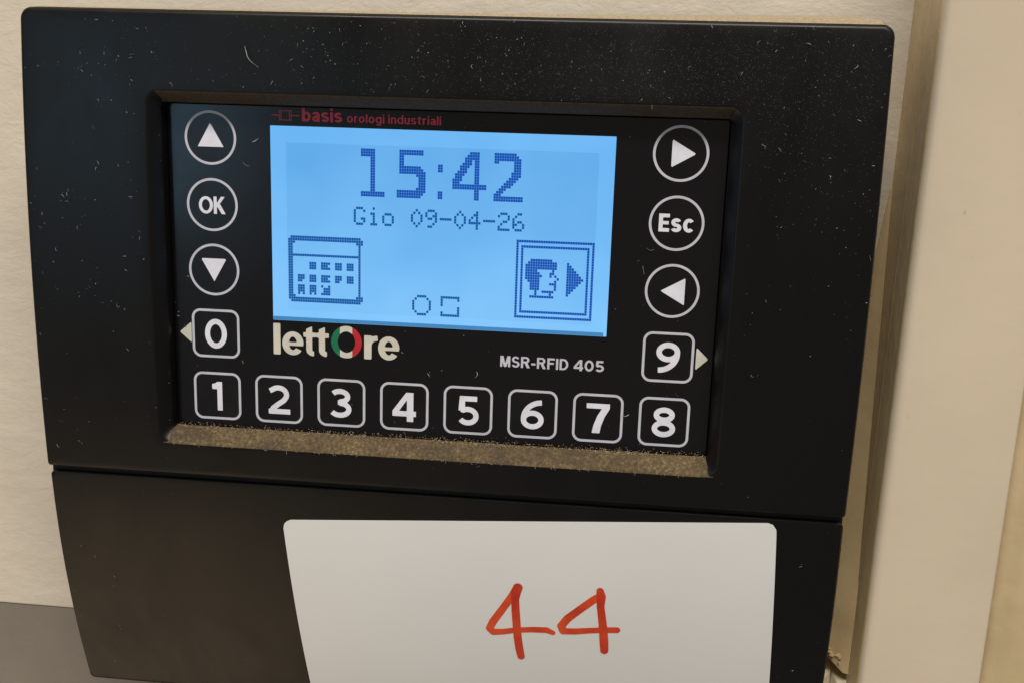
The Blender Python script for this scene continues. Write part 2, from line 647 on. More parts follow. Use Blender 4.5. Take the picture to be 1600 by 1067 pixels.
def digit(ch, W):
    hw = W / 2
    s = lambda pts, **k: stroke(pts, W, **k)
    if ch == '0':
        return [s(arc(0.38, 0.5, 0.38 - hw, 0.5 - hw, 0, 360, 36)[:-1], closed=True)], 0.76
    if ch == '1':
        return [rect(0.37 - W, 0, 0.37, 1), poly([(0.37, 1), (0.20, 1), (0.13, 0.945), (0.02, 0.92), (0.02, 0.745), (0.30, 0.745)])], 0.37
    if ch == '2':
        pts = [(0.06, 0.80)] + arc(0.355, 0.675, 0.285, 0.325 - hw, 135, -20, 16) + [(0.54, 0.48), (0.32, 0.32), (0.17, 0.20), (0.115, 0.08), (0.11, 0.0)]
        return [s(pts), rect(0.01, 0, 0.76, W)], 0.76
    if ch == '3':
        return [s(arc(0.33, 0.735, 0.27, 0.265 - hw, 148, -92, 18)), s(arc(0.33, 0.295, 0.31, 0.295 - hw, 92, -150, 20)),
                rect(0.26, 0.535 - hw, 0.36, 0.525 + hw)], 0.76
    if ch == '4':
        return [minus(poly([(0, 0.18), (0, 0.36), (0.46, 1), (0.71, 1), (0.71, 0.36), (0.80, 0.36), (0.80, 0.18), (0.71, 0.18), (0.71, 0), (0.49, 0), (0.49, 0.18)]),
                      poly([(0.22, 0.36), (0.49, 0.36), (0.49, 0.75)]))], 0.80
    if ch == '5':
        return [rect(0.10, 1 - W, 0.68, 1), poly([(0.10, 1), (0.10 + W * 0.95, 1), (0.285, 0.60), (0.20, 0.50), (0.06, 0.50)]),
                s([(0.15, 0.54)] + arc(0.375, 0.32, 0.28, 0.32 - hw, 122, -148, 22))], 0.76
    if ch in '69':
        a, ph = arc(0.38, 0.32, 0.38 - hw, 0.32 - hw, 0, 360, 30)[:-1], arc(0.68, 0.36, 0.68 - hw, 0.64 - hw, 180, 90, 16)
        if ch == '9':
            a, ph = [(0.76 - x, 1 - y) for x, y in a], [(0.76 - x, 1 - y) for x, y in ph]
        return [s(a, closed=True), s(ph)], 0.76
    if ch == '7':
        return [rect(0, 1 - W * 0.95, 0.76, 1), poly([(0.52, 0.86), (0.76, 0.98), (0.76, 0.84), (0.60, 0.55), (0.50, 0.25), (0.46, 0), (0.20, 0), (0.25, 0.26), (0.36, 0.58)])], 0.76
    if ch == '8':
        return [stroke(arc(0.38, 0.745, 0.255, 0.255 - hw, 0, 360, 28)[:-1], W, closed=True), stroke(arc(0.38, 0.285, 0.38 - hw, 0.285 - hw, 0, 360, 30)[:-1], W, closed=True)], 0.76
    raise KeyError(ch)


def text_sdf(chars, W, gap, h=0.73, space=0.26, wide=1.0):
    """chars laid on a line; returns the sdf in glyph units, the total advance and the x range of each glyph"""
    parts, x, spans = [], 0.0, []
    for ch in chars:
        if ch == ' ':
            x += space
            continue
        g, adv = glyph(ch, W, h)
        parts.append((union(*g), x))
        spans.append((x, x + adv))
        x += adv + gap
    total = x - gap

    def f(X, Y):
        d = np.full_like(X, 9.0)
        for g, x0 in parts:
            d = np.minimum(d, g(X - x0, Y))
        return d
    return f, total, spans


def lettering(name, chars, u0, u1, v0, cap, w, mat, parent, W=0.2, gap=0.08, h=0.73, space=0.26, label=None, desc=0.0, clip=None, skew=0.0, res=24):
    f, total, spans = text_sdf(chars, W, gap, h, space)
    kx, ky = (u1 - u0) / total, cap
    g = lambda X, Y: f((X - u0) / kx, (Y - v0 - skew * (X - u0)) / ky)
    if clip:
        g = both(g, clip(u0, kx, spans))
    return sheet(name, g, (u0 - 0.02, u1 + 0.02, v0 - desc * cap - 0.015, v0 + cap + 0.02 + abs(skew) * (u1 - u0)), cap / res, w, mat, parent, 0.003, label)


# ------------------------------------------------------------------ the setting
TILT = 0.0127
WALLW = -2.2
# plastered wall above, grey painted wall below, the plaster's lower lip left as an edge
wall = mesh_obj('wall', *box(-46, 46, -5.06, 60, WALLW - 3.0, WALLW, 0.05), M_WALL)
wall['kind'] = 'structure'
low = mesh_obj('lower_wall', *box(-46, 46, -60, -5.065, WALLW - 3.0, WALLW - 0.03, 0.01), M_DADO)
low['kind'] = 'structure'

# door frame at the right: a moulded board with a lipped edge, then a rebate strip and the door face
fr = thing('door_frame', 'cream painted door frame with a rounded edge standing to the right of the black terminal', 'door frame', (7.9, -20, WALLW))


def edge_arc(cx, cw, r, a0, a1, n=7):
    return [(cx + r * math.cos(math.radians(a0 + (a1 - a0) * i / n)), cw + r * math.sin(math.radians(a0 + (a1 - a0) * i / n))) for i in range(n + 1)]


U0, U1 = 6.93, 8.77
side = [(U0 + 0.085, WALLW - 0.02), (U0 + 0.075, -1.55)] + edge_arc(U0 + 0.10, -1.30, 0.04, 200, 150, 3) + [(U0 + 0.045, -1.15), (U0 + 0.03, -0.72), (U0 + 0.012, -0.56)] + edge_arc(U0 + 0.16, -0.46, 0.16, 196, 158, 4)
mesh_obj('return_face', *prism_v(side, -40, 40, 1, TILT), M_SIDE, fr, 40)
prof = edge_arc(U0 + 0.16, -0.46, 0.16, 158, 90) + edge_arc(U1 - 0.05, -0.35, 0.05, 90, 0, 4) + [(U1, -0.9)]
mesh_obj('face_board', *prism_v(prof, -40, 40, 1, TILT), M_FRAME, fr, 40)
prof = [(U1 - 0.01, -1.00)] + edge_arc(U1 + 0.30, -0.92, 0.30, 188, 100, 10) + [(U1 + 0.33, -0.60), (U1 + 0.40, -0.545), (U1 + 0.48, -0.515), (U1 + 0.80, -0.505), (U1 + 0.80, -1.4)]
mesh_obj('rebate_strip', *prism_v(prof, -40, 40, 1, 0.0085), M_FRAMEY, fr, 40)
door = mesh_obj('door', *prism_v([(U1 + 0.802, -1.5), (U1 + 0.802, -0.525), (U1 + 0.84, -0.508)] + [(U1 + 30, -0.50), (U1 + 30, -1.5)], -40, 40, 1, 0.0085), M_FRAME, None, 40)
door['label'] = 'cream door edge just beyond the frame at the far right'
door['category'] = 'door'

# crumbling filler in the corner between wall and frame; it breaks off near the bottom
rnd = random.Random(4)
prof0 = [(6.15, WALLW - 0.02), (6.25, -1.80), (6.60, -1.53), (6.92, -1.22), (7.05, -1.14), (7.05, WALLW - 0.02)]
rows = [3.5, 2.6, 1.6, 0.5, -0.6, -1.4, -2.2, -2.9, -3.3, -3.55, -3.75, -3.92, -4.05]
V, F = [], []
for i, v in enumerate(rows):
    last = len(rows) - i
    sc_ = min(1.0, 0.05 + i * 0.12)
    for j, (u, w_) in enumerate(prof0):
        t = (u - 6.15) / 0.9
        jit = 0.055 if last <= 2 else 0.006
        V.append((7.05 - (7.05 - u) * (0.02 + 0.98 * sc_) + TILT * v + rnd.uniform(-jit, jit), v - (0.55 * t if last <= 4 else 0) * (5 - last) / 4 + rnd.uniform(-jit, jit), WALLW + (w_ - WALLW) * sc_ + rnd.uniform(-jit, jit)))
k = len(prof0)
for i in range(len(rows) - 1):
    for j in range(k - 1):
        a = i * k + j
        F.append((a, a + 1, a + 1 + k, a + k))
F.append(tuple((len(rows) - 1) * k + j for j in range(k)))
for _ in range(16):       # loose crumbs along the broken end
    q = rnd.random()
    cu, cv_, cw, r_ = 6.42 + 0.42 * q + TILT * -4, -3.98 - 0.42 * q + rnd.uniform(-0.05, 0.10), -1.62 + 0.36 * q + rnd.uniform(0, 0.05), rnd.uniform(0.025, 0.06)
    a = len(V)
    for x, y, z in ((1, 0, 0), (0, 1, 0), (-1, 0, 0), (0, -1, 0), (0, 0, 1.0)):
        V.append((cu + r_ * x * rnd.uniform(.6, 1.3), cv_ + r_ * y * rnd.uniform(.6, 1.3), cw + r_ * z))
    F += [(a, a + 1, a + 4), (a + 1, a + 2, a + 4), (a + 2, a + 3, a + 4), (a + 3, a, a + 4)]
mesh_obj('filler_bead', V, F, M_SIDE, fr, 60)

duct = thing('cable_duct', 'cream cable duct with a rounded cover, low beside the door frame', 'cable duct', (6.4, -5.1, WALLW))
mesh_obj('cover', *box(3.2, 6.74, -8.2, -4.70, WALLW - 0.03, WALLW + 0.75, 0.16), M_DUCT, duct, 40)
mesh_obj('end_stop', *box(6.75, 7.02, -8.2, -4.74, WALLW - 0.03, WALLW + 0.95, 0.08), M_DUCT, duct, 40)

# ------------------------------------------------------------------ the clock
clock = thing('time_clock', 'black wall terminal with a lit blue display, ringed keys and dust on its front', 'time clock', (0, -5.4, WALLW))
HW = 6.25


def wf(v):
    return 0.43 - 0.011 * (v - 2.0) ** 2


def wc(v):
    s_ = -1.34 - v
    return 0.24 - 0.08 * s_ - 0.03 * s_ * s_


# upper housing: outer shell, rolled edge, bowed front, recess wall
N, Mm = 7, 16
VT, VB = 5.80, -1.235


def outl(ins, grow=0.0, top_l=0.0, top_r=0.0, bot=0.0):
    pts = rrect(-HW + ins - grow, HW - ins + grow, VB + ins * 0.6 + bot, VT - ins, (0.16, 0.16, 0.05, 0.05), N, Mm)
    out = []
    for x, y in pts:
        t = max(0.0, (y - 4.5) / 1.3)
        out.append((x, y + t * (top_l + (top_r - top_l) * (x + HW) / (2 * HW))))
    return out


rings = []
rings.append([(x, y, -1.75) for x, y in outl(0.0, 0.0, 0.14, 0.34)])
rings.append([(x, y, -1.0) for x, y in outl(0.0, 0.0, 0.11, 0.22)])
rings.append([(x, y, -0.15) for x, y in outl(0.0, 0.0, 0.05, 0.10)])
rb = 0.065
for i in range(7):
    a = math.pi / 2 * i / 6
    ins = rb * (1 - math.cos(a))
    rings.append([(x, y, wf(y) - rb + rb * math.sin(a)) for x, y in outl(ins)])
fo = outl(rb)
hole = rrect(-4.335, 4.325, -0.725, 4.675, 0.20, N, Mm)
for i in range(1, 9):
    t = i / 8
    rings.append([(x + (hx - x) * t, y + (hy - y) * t, wf(y + (hy - y) * t)) for (x, y), (hx, hy) in zip(fo, hole)])
for off, dw in ((0.012, 0.002), (0.026, 0.010), (0.040, 0.022)):
    rings.append([(x, y, wf(y) - dw) for x, y in rrect(-4.335 + off, 4.325 - off, -0.725 + off, 4.675 - off, 0.19, N, Mm)])
rings.append([(x, y, 0.182) for x, y in rrect(-4.19, 4.185, -0.528, 4.508, 0.085, N, Mm)])
rings.append([(x, y, 0.160) for x, y in rrect(-4.180, 4.178, -0.516, 4.497, 0.075, N, Mm)])
rings.append([(x, y, -0.06) for x, y in rrect(-4.178, 4.176, -0.510, 4.493, 0.05, N, Mm)])
upper = mesh_obj('display_housing', *loft(rings), M_BLACK, clock, 40)

# dust film lying on the lower ledge of the recess and on the top edge
n_l = 120
V, F = [], []
prof = [(-0.725, None), (-0.70, None), (-0.685, wf(-0.7) - 0.022), (-0.60, 0.256), (-0.528, 0.182), (-0.518, 0.166), (-0.512, 0.09), (-0.508, 0.012)]
for i in range(n_l + 1):
    u = -4.18 + 8.355 * i / n_l
    e = min(1.0, min(i, n_l - i) / 3.0)
    for j, (v, w_) in enumerate(prof):
        ww = (wf(-0.725) - 0.001) if j == 0 else (wf(-0.7) - 0.010) if j == 1 else w_
        V.append((u * (1 + 0.10 * (max(0.0, -0.525 - v))), v + 0.004 + (0.012 * (1 - e)), ww + 0.005))
k = len(prof)
for i in range(n_l):
    for j in range(k - 1):
        a = i * k + j
        F.append((a, a + 1, a + 1 + k, a + k))
mesh_obj('dusty_ledge', V, F, M_FILM, clock, 50, 'dust coated ledge under the keys')
V, F = [], []
src = rings[0:5]
for ring in src:
    row = [(x, y, w_) for x, y, w_ in ring if y > VT - 0.04 and abs(x) < HW - 0.12]
    row.sort()
    V.append(row)
k = min(len(r) for r in V)
V = [r[:k] for r in V]
VV = [(x, y + 0.006, w_) for r in V for x, y, w_ in r]
for i in range(len(V) - 1):
    for j in range(k - 1):
        a = i * k + j
        F.append((a, a + 1, a + 1 + k, a + k))
mesh_obj('dusty_edge', VV, F, M_TOP, clock, 50, 'dust coated top edge')

V, F = [], []  # brown strip laid over the upper bevel of the recess
for i in range(n_l + 1):
    u = -4.16 + 8.31 * i / n_l
    for v, w_ in ((4.503, 0.178), (4.56, 0.244), (4.625, wf(4.63) - 0.021), (4.655, wf(4.65) - 0.006)):
        V.append((u * (1 + 0.10 * (v - 4.503)), v - 0.003, w_ + 0.003))
for i in range(n_l):
    for j in range(3):
        F.append((i * 4 + j, i * 4 + j + 1, i * 4 + j + 5, i * 4 + j + 4))
mesh_obj('brown_bevel', V, F, M_BEVEL, clock, 50, 'brown bevel above the keypad panel')

# groove between the two mouldings and the shell behind
mesh_obj('groove_strip', *box(-6.24, 6.24, -1.45, -1.15, -0.9, 0.17, 0.02), M_GROOVE, clock)
mesh_obj('back_shell', *box(-6.0, 6.0, -5.3, 5.5, WALLW, -1.05, 0.05), M_BLACK, clock)

# lower cover: bowed, turning back towards the wall
CT, CB = -1.335, -5.50
rc = 0.035
f_cover = lambda X, Y: union(rrd(0, (CT + CB) / 2, HW, (CT - CB) / 2, 0.10))(X, Y)


def cover_w(u, v):
    d = float(f_cover(np.array([u]), np.array([v]))[0])
    t = min(1.0, max(0.0, (d + rc) / rc))
    return wc(v) - rc * (1 - math.sqrt(max(0.0, 1 - t * t)))


V2, F2 = march(f_cover, -HW - 0.02, HW + 0.02, CB - 0.02, CT + 0.02, 0.045)
cv = []
widen = lambda u, v: u * (1 + (0.0035 * max(0, -1.34 - v) if u > 0 else 0))
for x, y in V2:
    cv.append((widen(x, y), y, cover_w(x, y)))
E_ = border_edges(F2)
lowm = {}
for a, b_ in E_:
    for q in (a, b_):
        if q not in lowm:
            lowm[q] = len(cv)
            x, y, z = cv[q]
            cv.append((x * 0.995, y, min(z - 0.4, -1.2)))
F3 = [tuple(q) for q in F2] + [(b_, a, lowm[a], lowm[b_]) for a, b_ in E_]
mesh_obj('service_cover', cv, F3, M_BLACK, clock, 50)

# key panel film in the recess
mesh_obj('keypad_panel', *box(-4.165, 4.163, -0.50, 4.483, -0.06, 0.0, 0.004), M_PANEL, clock)

# --- display
disp = mesh_obj('display', *box(-2.575, 2.567, 1.265, 4.205, -0.002, 0.004, 0.001), M_LCD2, clock)
mesh_obj('active_area', *box(-2.335, 2.335, 1.43, 3.965, 0.0045, 0.0065, 0.0005), M_LCD, disp)
V, F = box(-2.572, 2.52, 1.268, 1.325, 0.0045, 0.0085, 0.002)
mesh_obj('screen_bevel_strip', V, F, M_LCDE, disp)

DU, DV = 0.03634, 0.0392


def dots(name, cells, mat, label=None):
    V, F = [], []
    for c, r in sorted(cells):
        x0, x1 = -2.321 + c * DU + 0.0015, -2.321 + (c + 1) * DU - 0.0015
        y1, y0 = 3.955 - r * DV - 0.0015, 3.955 - (r + 1) * DV + 0.0015
        a = len(V)
        V += [(x0, y0, 0.009), (x1, y0, 0.009), (x1, y1, 0.009), (x0, y1, 0.009), (x0, y0, 0.007), (x1, y0, 0.007), (x1, y1, 0.007), (x0, y1, 0.007)]
        F += [(a, a + 1, a + 2, a + 3), (a, a + 4, a + 5, a + 1), (a + 1, a + 5, a + 6, a + 2), (a + 2, a + 6, a + 7, a + 3), (a + 3, a + 7, a + 4, a)]
    return mesh_obj(name, V, F, mat, disp, None, label)


def run(cells, r, c0, c1):
    for c in range(c0, c1 + 1):
        cells.add((c, r))


big = set()
for r0, r1, c0, c1 in [(1, 3, 31, 36), (4, 16, 35, 36), (17, 18, 31, 40),
                       (1, 2, 47, 56), (3, 6, 47, 48), (7, 7, 47, 55), (8, 8, 47, 56), (9, 9, 47, 57), (10, 10, 54, 57), (11, 14, 55, 57), (15, 15, 54, 57), (16, 16, 46, 57), (17, 17, 46, 56), (18, 18, 46, 55),
                       (6, 8, 63, 64), (16, 18, 63, 64),
                       (1, 1, 76, 79), (2, 2, 75, 79), (3, 3, 74, 79), (4, 4, 74, 76), (5, 5, 73, 76), (6, 6, 72, 75), (7, 7, 72, 74), (8, 8, 71, 74), (9, 9, 70, 73), (10, 10, 70, 72), (11, 11, 69, 72), (12, 12, 69, 71), (13, 14, 69, 82), (4, 18, 78, 79),
                       (1, 1, 86, 94), (2, 2, 86, 95), (3, 3, 86, 96), (4, 4, 86, 87), (4, 9, 94, 96), (8, 9, 93, 96), (10, 10, 92, 95), (11, 11, 91, 94), (12, 12, 90, 93), (13, 13, 89, 92), (14, 14, 88, 90), (15, 15, 87, 89), (16, 16, 86, 88), (17, 18, 86, 97)]:
    for r in range(r0, r1 + 1):
        run(big, r, c0, c1)
dots('time_readout', big, M_DOTA)

SMALL = {
    'G': ['.###.', '#...#', '#....', '#....', '#..##', '#...#', '.###.'],
    'i': ['..#..', '.....', '.##..', '..#..', '..#..', '..#..', '.###.'],
    'o': ['.....', '.....', '.###.', '#...#', '#...#', '#...#', '.###.'],
    '0': ['..#..', '.#.#.', '#...#', '#...#', '#...#', '.#.#.', '..#..'],
    '9': ['.###.', '#...#', '#..##', '.##.#', '....#', '...#.', '.##..'],
    '-': ['.....', '.....', '.....', '#####', '.....', '.....', '.....'],
    '4': ['...#.', '..##.', '.#.#.', '#..#.', '#####', '...#.', '...#.'],
    '2': ['.###.', '#...#', '....#', '..##.', '.#...', '#....', '#####'],
    '6': ['..##.', '.#...', '#....', '#.##.', '##..#', '#...#', '.###.'],
    ' ': ['.....'] * 7}
date = set()
for i, ch in enumerate('Gio 09-04-26'):
    for r, line in enumerate(SMALL[ch]):
        for c, q in enumerate(line):
            if q == '#':
                date.add((28 + 6 * i + c, 23 + r))
dots('date_readout', date, M_DOTB)

cal = set()
run(cal, 35, 1, 30)
run(cal, 36, 0, 31)
run(cal, 37, 0, 2)
run(cal, 37, 29, 31)
for r in range(36, 60):
    run(cal, r, 0, 1)
    cal.add((30, r))
run(cal, 42, 2, 29)
run(cal, 58, 0, 2)
run(cal, 58, 29, 31)
run(cal, 59, 0, 31)
run(cal, 60, 1, 30)
for r0, pat in [(45, {9: ['###'] * 3, 14: ['####', '###.', '####'], 20: ['###'] * 3, 25: ['###'] * 3}),
                (50, {4: ['###', '###', '##.'], 9: ['###'] * 3, 14: ['####', '###.', '####'], 20: ['###', '###', '##.'], 25: ['###'] * 3}),
                (54, {4: ['###', '###', '###', '#.#'], 9: ['###', '###', '###', '#.#'], 14: ['#..#', '.###', '.###', '####']})]:
    for c0, rows_ in pat.items():
        for r, line in enumerate(rows_):
            for c, q in enumerate(line):
                if q == '#':
                    cal.add((c0 + c, r0 + r))
dots('calendar_icon', cal, M_DOTB)

per = set()
for c0, c1, r0, r1 in [(96, 127, 33, 62), (98, 125, 35, 60)]:
    run(per, r0, c0, c1)
    run(per, r1, c0, c1)
    for r in range(r0, r1 + 1):
        per.add((c0, r))
        per.add((c1, r))
for r, c0, c1 in [(40, 102, 110), (41, 101, 112), (42, 100, 112), (43, 100, 112), (44, 100, 104), (45, 100, 105), (46, 100, 106), (47, 100, 105), (48, 101, 105), (49, 102, 105), (50, 102, 105), (51, 102, 105),
                  (52, 104, 104), (53, 104, 104), (54, 102, 111), (52, 107, 111), (53, 110, 110), (44, 111, 111), (45, 110, 111), (46, 110, 110), (46, 112, 112), (47, 113, 113),
                  (48, 112, 112), (49, 110, 112), (50, 112, 112), (51, 112, 112)]:
    run(per, r, c0, c1)
for k in range(7):
    run(per, 41 + k, 117, 117 + k)
    run(per, 53 - k, 117, 117 + k)
dots('person_arrow_icon', per, M_DOTA)

sym = set()
run(sym, 56, 55, 58)
run(sym, 63, 55, 58)
for c, r in [(54, 57), (59, 57), (54, 62), (59, 62)]:
    sym.add((c, r))
for r in range(58, 62):
    sym.add((53, r))
    sym.add((60, r))
dots('ring_symbol', sym, M_DOTB)
sym = set()
run(sym, 56, 65, 72)
run(sym, 63, 65, 72)
for r in (57, 58, 59, 62):
    sym.add((65, r))
for r in (57, 60, 61, 62):
    sym.add((72, r))
dots('bracket_symbol', sym, M_DOTB)

# --- keys
ZK, ZP = 0.006, 0.0095


def make_key(cu, cv_, round_, words, symbol):
    if round_:
        f0 = lambda X, Y: np.hypot(X - cu, Y - cv_) - 0.385
        f1 = lambda X, Y: np.abs(np.hypot(X - cu, Y - cv_) - 0.382) - 0.0185
    else:
        f0 = rrd(cu, cv_, 0.365, 0.365, 0.125)
        g0 = rrd(cu, cv_, 0.363, 0.363, 0.122)
        f1 = lambda X, Y: np.abs(g0(X, Y)) - 0.0190
    bnd = (cu - 0.43, cu + 0.43, cv_ - 0.43, cv_ + 0.43)
    key = sheet('key', f0, bnd, 0.04, ZK, M_KEY, clock, 0.006, label='round key with ' + words if round_ else 'square key with ' + words)
    sheet('outline', f1, bnd, 0.0125, ZP, M_LINE, key, 0.003)
    if isinstance(symbol, list):
        sheet('symbol', poly(symbol), bnd, 0.02, ZP, M_WHITE, key, 0.003)
    else:
        kind, arg = symbol
        if kind == 'digit':
            g, adv = digit(arg, 0.175)
            g = union(*g)
            sheet('symbol', lambda X, Y: g((X - cu) / 0.465 + adv / 2 + (0.02 if arg == '1' else 0), (Y - cv_ + 0.004) / 0.465 + 0.5), (cu - 0.25, cu + 0.25, cv_ - 0.28, cv_ + 0.28), 0.011, ZP, M_WHITE, key, 0.003)
        elif arg == 'OK':
            lettering('symbol', 'OK', -3.712, -3.292, 2.857, 0.262, ZP, M_WHITE, key, 0.20, 0.05)
        else:
            lettering('symbol', 'Esc', 3.243, 3.752, 2.868, 0.262, ZP, M_WHITE, key, 0.225, 0.085, h=0.77)
    return key


make_key(-3.5, 3.995, True, 'an up arrow', [(-3.5, 4.214), (-3.701, 3.862), (-3.298, 3.862)])
make_key(-3.5, 2.995, True, 'the letters OK', ('text', 'OK'))
make_key(-3.5, 2.0, True, 'a down arrow', [(-3.5, 1.819), (-3.702, 2.173), (-3.298, 2.173)])
make_key(3.5, 3.995, True, 'a right arrow', [(3.719, 3.996), (3.370, 4.195), (3.370, 3.795)])
make_key(3.5, 2.995, True, 'the letters Esc', ('text', 'Esc'))
make_key(3.5, 2.0, True, 'a left arrow', [(3.326, 1.996), (3.683, 2.198), (3.683, 1.794)])
make_key(-3.5, 1.0, False, 'the digit 0', ('digit', '0'))
make_key(3.5, 1.0, False, 'the digit 9', ('digit', '9'))
for i in range(8):
    make_key(i - 3.5, 0.0, False, 'the digit %d' % (i + 1), ('digit', str(i + 1)))
sheet('arrow_mark', poly([(-4.086, 1.001), (-3.895, 0.835), (-3.895, 1.167)]), (-4.15, -3.85, 0.7, 1.3), 0.02, 0.004, M_CREAM, clock, 0.003)
sheet('arrow_mark', poly([(4.095, 1.001), (3.913, 0.827), (3.913, 1.175)]), (3.85, 4.15, 0.7, 1.3), 0.02, 0.004, M_CREAM, clock, 0.003)

# --- lettering on the panel
lettering('red_lettering', 'basis', -2.086, -1.476, 4.277, 0.198, 0.004, M_RED, clock, 0.20, 0.085, label='bold dark red word at the top of the panel')
lettering('red_lettering', 'orologi industriali', -1.405, 0.004, 4.283, 0.128, 0.004, M_RED, clock, 0.165, 0.11, desc=0.3, label='small dark red words at the top of the panel', res=20)
logo = union(rect(-2.556, 4.352, -2.428, 4.364), rect(-2.256, 4.350, -2.126, 4.362), minus(rect(-2.435, 4.284, -2.246, 4.429), rect(-2.425, 4.294, -2.256, 4.419)),
             rect(-2.410, 4.290, -2.400, 4.424), rect(-2.281, 4.290, -2.271, 4.424))
sheet('red_emblem', logo, (-2.58, -2.1, 4.26, 4.45), 0.0045, 0.004, M_RED, clock, 0.003)
word = None
# product word, six cream letters with a larger three colour O in the middle
KY = 0.489
WL = 0.225


def single(chars, u0, u1, mat, parent, name, label=None):
    return lettering(name, chars, u0, u1, 0.724, KY, 0.004, mat, parent, 0.19, 0.07, h=0.755, label=label, res=34)


word = single('l', -2.577, -2.465, M_CREAM, clock, 'product_lettering', 'cream product word with a tricolour letter O')
for ch, a, b_ in (('e', -2.438, -2.098), ('t', -2.100, -1.886), ('t', -1.900, -1.680), ('r', -1.139, -0.900), ('e', -0.920, -0.586)):
    single(ch, a, b_, M_CREAM, word, 'letter')
ring = minus(lambda X, Y: (np.hypot((X + 1.418) / 0.242, (Y - 0.972) / 0.250) - 1) * 0.24, lambda X, Y: (np.hypot((X + 1.418) / 0.138, (Y - 0.972) / 0.166) - 1) * 0.14)
for nm, x0, x1, mat in (('green_band', -1.70, -1.522, M_FLAGG), ('white_band', -1.5205, -1.3265, M_CREAM), ('red_band', -1.325, -1.1, M_FLAGR)):
    sheet(nm, both(ring, rect(x0, 0.6, x1, 1.3)), (-1.70, -1.14, 0.69, 1.25), 0.011, 0.004, mat, word, 0.003)
lettering('model_lettering', 'MSR-RFID 405', 0.978, 2.558, 0.722, 0.170, 0.004, M_LINE, clock, 0.185, 0.115, space=0.34, res=22)

# ------------------------------------------------------------------ the paper label with its handwriting
ang = math.radians(3.9)
ca, sa = math.cos(ang), math.sin(ang)
LW, LH, LR = 7.69, 3.46, 0.14
TLx, TLy = -2.41, -1.926


def to_lab(X, Y):
    dx, dy = X - TLx, Y - TLy
    return dx * ca + dy * sa, -dx * sa + dy * ca


def lab_sdf(X, Y):
    x, y = to_lab(X, Y)
    return rrd(LW / 2, -LH / 2, LW / 2, LH / 2, LR)(x, y)


lab = sheet('label_sticker', lab_sdf, (-2.7, 5.7, -5.6, -1.3), 0.07, 0, M_STICK, None, 0.018, None, lambda u, v: wc(v) + 0.024, 60)
lab['label'] = 'white rounded paper label with a red handwritten number stuck on the lower cover'
lab['category'] = 'sticker'
S4 = [([(1.352, -2.84), (1.283, -3.006), (1.137, -3.256), (0.981, -3.522), (0.925, -3.655), (0.985, -3.722), (1.14, -3.704), (1.351, -3.653), (1.615, -3.617), (1.851, -3.605), (1.955, -3.648)],
       [0.11, 0.125, 0.125, 0.13, 0.12, 0.12, 0.11, 0.10, 0.105, 0.11, 0.085],
       [(1.375, -2.835), (1.352, -2.92), (1.337, -3.05), (1.345, -3.25), (1.362, -3.487), (1.388, -3.805), (1.417, -4.022), (1.446, -4.175)],
       [0.155, 0.15, 0.125, 0.13, 0.13, 0.13, 0.13, 0.12]),
      ([(2.66, -2.90), (2.564, -2.973), (2.366, -3.164), (2.183, -3.346), (2.085, -3.50), (2.118, -3.60), (2.312, -3.586), (2.571, -3.544), (2.794, -3.514), (2.974, -3.497)],
       [0.13, 0.13, 0.13, 0.135, 0.13, 0.12, 0.115, 0.105, 0.11, 0.11],
       [(2.676, -2.785), (2.698, -2.885), (2.696, -3.072), (2.73, -3.294), (2.762, -3.542), (2.782, -3.754), (2.795, -3.92)],
       [0.115, 0.145, 0.12, 0.125, 0.135, 0.14, 0.13])]
for a, wa, b_, wb in S4:
    f = brush(a, wa)
    us = [q[0] for q in a + b_]
    dg = sheet('handwritten_digit', f, (min(us) - 0.12, max(us) + 0.12, -4.35, -2.65), 0.017, 0, M_INK, lab, 0.002, None, lambda u, v: wc(v) + 0.0285)
    sheet('stroke', brush(b_, wb), (min(us) - 0.12, max(us) + 0.12, -4.35, -2.65), 0.017, 0, M_INK2, dg, 0.002, None, lambda u, v: wc(v) + 0.0310)

# ------------------------------------------------------------------ dust, lint and fibres
rng = random.Random(11)
DV_, DF_ = [], []


def speck(u, v, w_, r):
    a = len(DV_)
    ax = rng.uniform(0.6, 1.6)
    t = rng.uniform(0, math.pi)
    c, s_ = math.cos(t), math.sin(t)
    pts = [(r * ax, 0, 0), (0, r / ax, 0), (-r * ax, 0, 0), (0, -r / ax, 0), (0, 0, r * 0.9)]
    for x, y, z in pts:
        DV_.append((u + x * c - y * s_, v + x * s_ + y * c, w_ + z))
    DF_.extend([(a, a + 1, a + 4), (a + 1, a + 2, a + 4), (a + 2, a + 3, a + 4), (a + 3, a, a + 4)])


def fibre(u, v, w_, L, r, lift=0.6, n=5):
    a0 = len(DV_)
    t = rng.uniform(0, 2 * math.pi)
    k = rng.uniform(-2.2, 2.2)
    x, y, z = u, v, w_
    zz = rng.uniform(0, lift)
    for i in range(n + 1):
        q = i / n
        rad = r * (0.5 + math.sin(math.pi * min(max(q, .12), .88)))
        for j in range(3):
            b_ = 2 * math.pi * j / 3
            DV_.append((x + rad * math.cos(b_) * -math.sin(t), y + rad * math.cos(b_) * math.cos(t), z + rad * (1 + math.sin(b_))))
        x += L / n * math.cos(t)
        y += L / n * math.sin(t)
        z = w_ + L * zz * math.sin(math.pi * (q + 1 / n) * 0.8)
        t += k / n + rng.uniform(-0.35, 0.35)
    for i in range(n):
        for j in range(3):
            a, b_ = a0 + i * 3 + j, a0 + i * 3 + (j + 1) % 3
            DF_.append((a, b_, b_ + 3, a + 3))


